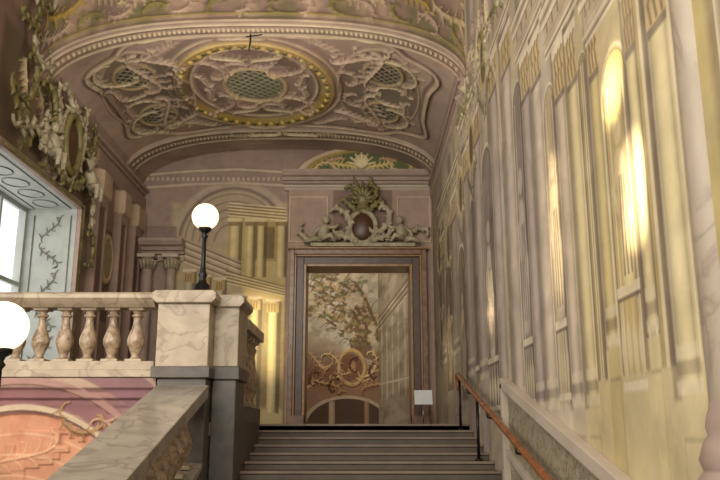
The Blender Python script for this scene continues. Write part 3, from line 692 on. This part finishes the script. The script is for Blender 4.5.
# room beyond the door: landscape fresco of leaning trees over a painted cartouche
us=np.linspace(-3,1.5,440); vs=np.linspace(0,5,440)
P=Panel(us,vs,c(184,174,152)); P.sat=.98
P.tint(.8,c(212,206,188),.7,5,.45); P.tint(1.2,c(184,154,122),.5,9,.5)
P.rect(-3,1.5,0,1.6,c(136,98,72),.85,0,.5)
fm=np.clip((fbm(P.U*2.6,P.V*2.6,61,5)-.49)*9,0,1)*np.clip((P.V-1.9)/.4,0,1)
P.mask(fm,c(150,138,102),.6)
for i in range(8):
    x0=.5-.10*i; z0=1.5+.05*i; K=1.4+.22*i
    pts=[(x0-(K)*(1-math.cos(t*1.45))*.95, z0+2.3*math.sin(t*1.45)*(1-.07*i)+.04*math.sin(11*t+i)) for t in np.linspace(0,1,22)]
    P.stroke(pts,.08-.004*i,c(108,80,54),.9,0,.02)
    for j in range(3,22,2):
        x,z=pts[j]
        for dx,dz2 in((-.32,.12),(-.26,-.14),(.18,.26)):
            P.stroke([(x,z),(x+dx*.5,z+dz2*.5+.05),(x+dx,z+dz2)],.022,c(118,90,62),.85,0,.005)
        for q in range(4):
            P.ell(x-.3+.5*rs.rand(),z-.2+.45*rs.rand(),.05+.04*rs.rand(),.03+.03*rs.rand(),[c(122,122,76),c(156,144,98),c(100,94,60),c(196,168,128)][q%4],.75)
fm=np.clip((fbm(P.U*5,P.V*5,71,4)-.54)*12,0,1)*np.clip((P.V-1.6)/.4,0,1)
P.mask(fm,c(222,208,180),.6)
P.rect(-1.6,-.5,.95,1.95,c(112,76,54),.6,0,.4)
P.ell(-.2,1.4,.26,.34,c(126,88,64),1); P.ell(-.2,1.4,.32,.41,c(190,160,108),1,.04,.045)
P.ell(-.2,1.42,.1,.16,c(176,134,104),.8)
for sg in(-1,1):
    P.scroll(-.2+sg*.45,1.45,.65,1.2*sg,'C',sg,c(200,172,124),.05,.04); P.scroll(-.2+sg*.6,1.0,.75,.2*sg,'S',sg,c(166,130,92),.05,.04); P.scroll(-.2+sg*.85,1.55,.65,.9*sg,'S',-sg,c(182,146,108),.045,.03)
for k in range(12): P.scroll(-1.3+.16*k,1.0+.16*(k%4),.34,k*1.1,'C',(-1)**k,[c(190,154,116),c(92,60,42),c(152,114,82)][k%3],.035,.02)
m=np.clip((.95-np.hypot((P.U+.3)/1.1,(P.V-0)/.75))*30,0,1); P.mask(m,c(70,52,42),.9)
P.ell(-.3,0,1.04,.7,c(180,160,136),1,0,.04)
P.column(-.75,-.6,0,.6,c(170,146,120),.8); P.column(.1,.22,0,.6,c(150,116,92),.8)
P.grime(2,.14,4)
P.build('wall_antechamber',lambda U,V,H:(U,19.6-H,V),M_FR)
us=np.linspace(0,1,200); vs=np.linspace(0,5,300)
P=Panel(us,vs,c(178,162,138)); P.tint(3,c(150,130,110),.7,5)
for i in range(6): P.column(.06+.16*i,.12+.16*i,.6,2.6,c(196,180,150),.8)
for k in range(6): P.stroke([(0,2.6+.06*k),(1,2.3+.06*k)],.025,[c(206,190,160),c(120,96,76)][k%2],.9)
P.tint(5,c(120,104,76),.5,17); P.stroke([(0,.9),(1,1.0)],.03,c(206,194,170),.9)
P.build('wall_antechamber_right',lambda U,V,H:(1.05-.6*U,14.9+4.7*U,V),M_FR)
b=MB(); b.box(-3.2,-3.05,14.9,19.7,0,5,M_PINK); b.box(-3.2,1.5,14.9,19.7,5,5.1,M_PLAST)
b.box(-3.2,dx0-.2,14.85,14.95,0,5,M_PLAST); b.box(dx1+.16,1.5,14.85,14.95,0,5,M_PLAST); b.box(dx0-.2,dx1+.2,14.85,14.95,2.95,5,M_PLAST)
b.done('wall_antechamber_shell')

# ------------------------------------------------------------------ lamps
def globe_lamp(name,x,y,z0,zg,r):
    root=link(bpy.data.objects.new(name,None)); root.location=(x,y,z0)
    H=zg-z0-r
    b=MB()
    b.lathe([(.095,0),(.095,.03),(.075,.045),(.07,.09),(.04,.12),(.032,.16),(.045,.19),(.03,.22),(.022,.3),(.019,H-.09),(.035,H-.07),(.022,H-.05),(.03,H-.03),(.06,H-.01),(.065,H+.03),(.03,H+.03)],0,0,0,M_IRON,20)
    b.done('post',0,root)
    g=MB(); g.ball(0,0,zg-z0,r,r,r,M_GLOBE,28,18); g.done('globe',0,root)
    l=bpy.data.lights.new(name+'_light','POINT'); l.energy=6; l.color=(1,.8,.5); l.shadow_soft_size=r*.9
    lo=link(bpy.data.objects.new('bulb',l),root); lo.location=(0,0,zg-z0)
    return root
globe_lamp('globe_lamp',-1.49,7.45,1.167,1.93,.128)
globe_lamp('globe_lamp.001',-1.88,4.2,-.44,.46,.132)

# ------------------------------------------------------------------ handrail, dado band, sign, column, ceiling rod
b=MB()
def hz(y): return .6-.211*(10.08-y)
ys=[10.15,10.08]+list(np.linspace(9.9,3.6,20))
b.tube([(1.22,10.1,.42)]+[(1.22,10.14,.5)]+[(1.22,y,hz(min(y,10.08))) for y in ys],[.02,.028]+[.03]*len(ys),M_WOOD,12)
for y in(9.3,7.9,6.5,5.1,3.9):
    b.tube([(1.22,y,hz(y)-.02),(1.23,y,hz(y)-.09),(1.345,y,hz(y)-.12)],.011,M_IRON)
for y in(9.95,8.5):
    zs=-math.ceil((ST-y)/tr)*ri
    b.tube([(1.22,y,zs),(1.22,y,hz(y)-.01)],.016,M_IRON)
    b.lathe([(.04,0),(.04,.015),(.015,.03)],1.22,y,zs,M_IRON,12)
b.done('handrail')
b=MB()
def dz_(y): return .37-.212*(7.3-y)
ya,yb2=3.3,7.4
b.prism([(ya,dz_(ya)-.09),(yb2,dz_(yb2)-.09),(yb2,dz_(yb2)),(ya,dz_(ya))],'x',1.27,1.35,M_PLAST)
b.prism([(ya,dz_(ya)-.12),(yb2,dz_(yb2)-.12),(yb2,dz_(yb2)-.09),(ya,dz_(ya)-.09)],'x',1.30,1.35,M_PLAST)
b.box(1.27,1.35,yb2-.09,yb2,-.65,dz_(yb2)-.05,M_PLAST)
M_DADO=mat_stone('dado_scagliola',c(144,134,114),c(176,164,138),14,.5,c(92,86,70),0,.8)
b.prism([(ya,dz_(ya)-.12),(yb2-.05,dz_(yb2)-.12),(yb2-.05,-1.2),(ya,-1.86)],'x',1.325,1.35,M_DADO)
b.prism([(ya,dz_(ya)-.62),(yb2-.05,dz_(yb2)-.62),(yb2-.05,dz_(yb2)-.68),(ya,dz_(ya)-.68)],'x',1.29,1.35,M_PLAST)
b.done('trim_5',.006)
b=MB()
b.lathe([(.13,0),(.13,.012),(.02,.02)],1.02,13.2,0,M_IRON,20)
b.tube([(1.02,13.2,.01),(1.02,13.2,.36)],.012,M_STEEL)
b.add([(.88,13.14,.33),(1.17,13.14,.33),(1.17,13.22,.56),(.88,13.22,.56),(.88,13.16,.325),(1.17,13.16,.325),(1.17,13.24,.555),(.88,13.24,.555)],[(0,1,2,3),(7,6,5,4),(0,4,5,1),(1,5,6,2),(2,6,7,3),(3,7,4,0)],M_SIGN)
b.done('information_sign_stand')
b=MB()
M_COL=mat_stone('column_marble',c(194,180,158),c(172,158,140),3,.4,c(138,122,108),0,.5)
cx,cy=1.52,3.05
b.lathe([(.2,.0),(.2,6.3)],cx,cy,.0,M_COL,40)
b.lathe([(.27,-.3),(.27,-.2),(.24,-.16),(.255,-.12),(.235,-.06),(.215,-.03),(.222,.0),(.215,.04),(.203,.07),(.2,.1)],cx,cy,-.06,M_PINK,40)
b.box(cx-.29,cx+.2,cy-.29,cy+.29,-1.86,-.36,M_PINK)
b.done('marble_column',.006)
b=MB()
b.tube([(-1.46,9.75,5.12),(-1.46,9.75,4.95),(-1.48,9.75,4.82)],.012,M_IRON); b.tube([(-1.52,9.75,5.03),(-1.3,9.75,5.06)],.008,M_IRON)
b.done('lamp_hook')

# ------------------------------------------------------------------ lights
w=bpy.data.worlds.new('w'); bpy.context.scene.world=w; w.use_nodes=True
bg=w.node_tree.nodes['Background']; bg.inputs[0].default_value=(.97,.97,.97,1); bg.inputs[1].default_value=1.2
def area(name,loc,target,sx,sy,e,col,spread=180):
    l=bpy.data.lights.new(name,'AREA'); l.shape='RECTANGLE'; l.size=sx; l.size_y=sy; l.energy=e; l.color=col; l.spread=math.radians(spread)
    o=link(bpy.data.objects.new(name,l)); o.location=loc
    o.rotation_euler=(Vector(target)-Vector(loc)).to_track_quat('-Z','Y').to_euler(); return o
area('stair_hall_fill',(-1.8,-2,4.2),(-.6,10,2.8),4.5,3.2,470,(1,.925,.79))  # added fill lamp behind the camera, lifts the whole hall
area('right_wall_fill',(-4.25,4.7,2.2),(1.35,5.6,1.8),2.8,3.6,105,(1,.94,.81))  # added lamp at the unseen window, brightens the right wall
area('landing_window_daylight',(-5.2,9.9,1.8),(1.35,10.6,2.6),2.5,2.3,22,(1,.96,.9))
area('vault_fill',(-1.4,8.3,3.2),(-1.4,12.5,5.2),2.5,.8,48,(1,.92,.77),150)  # added lamp below the vault, keeps the ceiling from going dark
area('antechamber_light',(-1.5,16.5,4.6),(-.2,19.6,1.5),2,2,115,(1,.93,.82))
W=(1,.86,.56)
area('sun_shaft_1',(-3.9,1.6,3.4),(1.35,3.99,1.72),.18,.22,1.6,W,2.5)
area('sun_shaft_2',(-3.9,1.6,2.8),(1.35,3.78,1.08),.2,.42,2.3,W,2.5)
area('sun_shaft_3',(-3.9,5.0,3.2),(1.35,8.2,1.2),.14,.4,1.0,W,3)
area('sun_shaft_4',(-3.9,5.0,2.8),(1.35,5.35,1.35),.16,.8,1.0,W,5)
area('sun_shaft_7',(-3.9,5.0,2.2),(1.35,12.2,1.0),.4,.7,2.5,W,6)
area('sun_shaft_5',(-3.6,6.5,2.6),(-1.75,14.4,1.6),.4,1.2,5.5,W,6)
area('sun_shaft_6',(-3.0,3.6,.6),(-2.9,7.3,-.2),1.5,.6,5,(1,.8,.6),70)

cam=bpy.data.cameras.new('camera'); cam.lens=40; cam.sensor_width=36; cam.clip_start=.05
co=link(bpy.data.objects.new('camera',cam)); co.location=(0,0,-.07); co.rotation_euler=(math.radians(90+13.36),0,0)
bpy.context.scene.camera=co
bpy.context.scene.view_settings.view_transform='Standard'
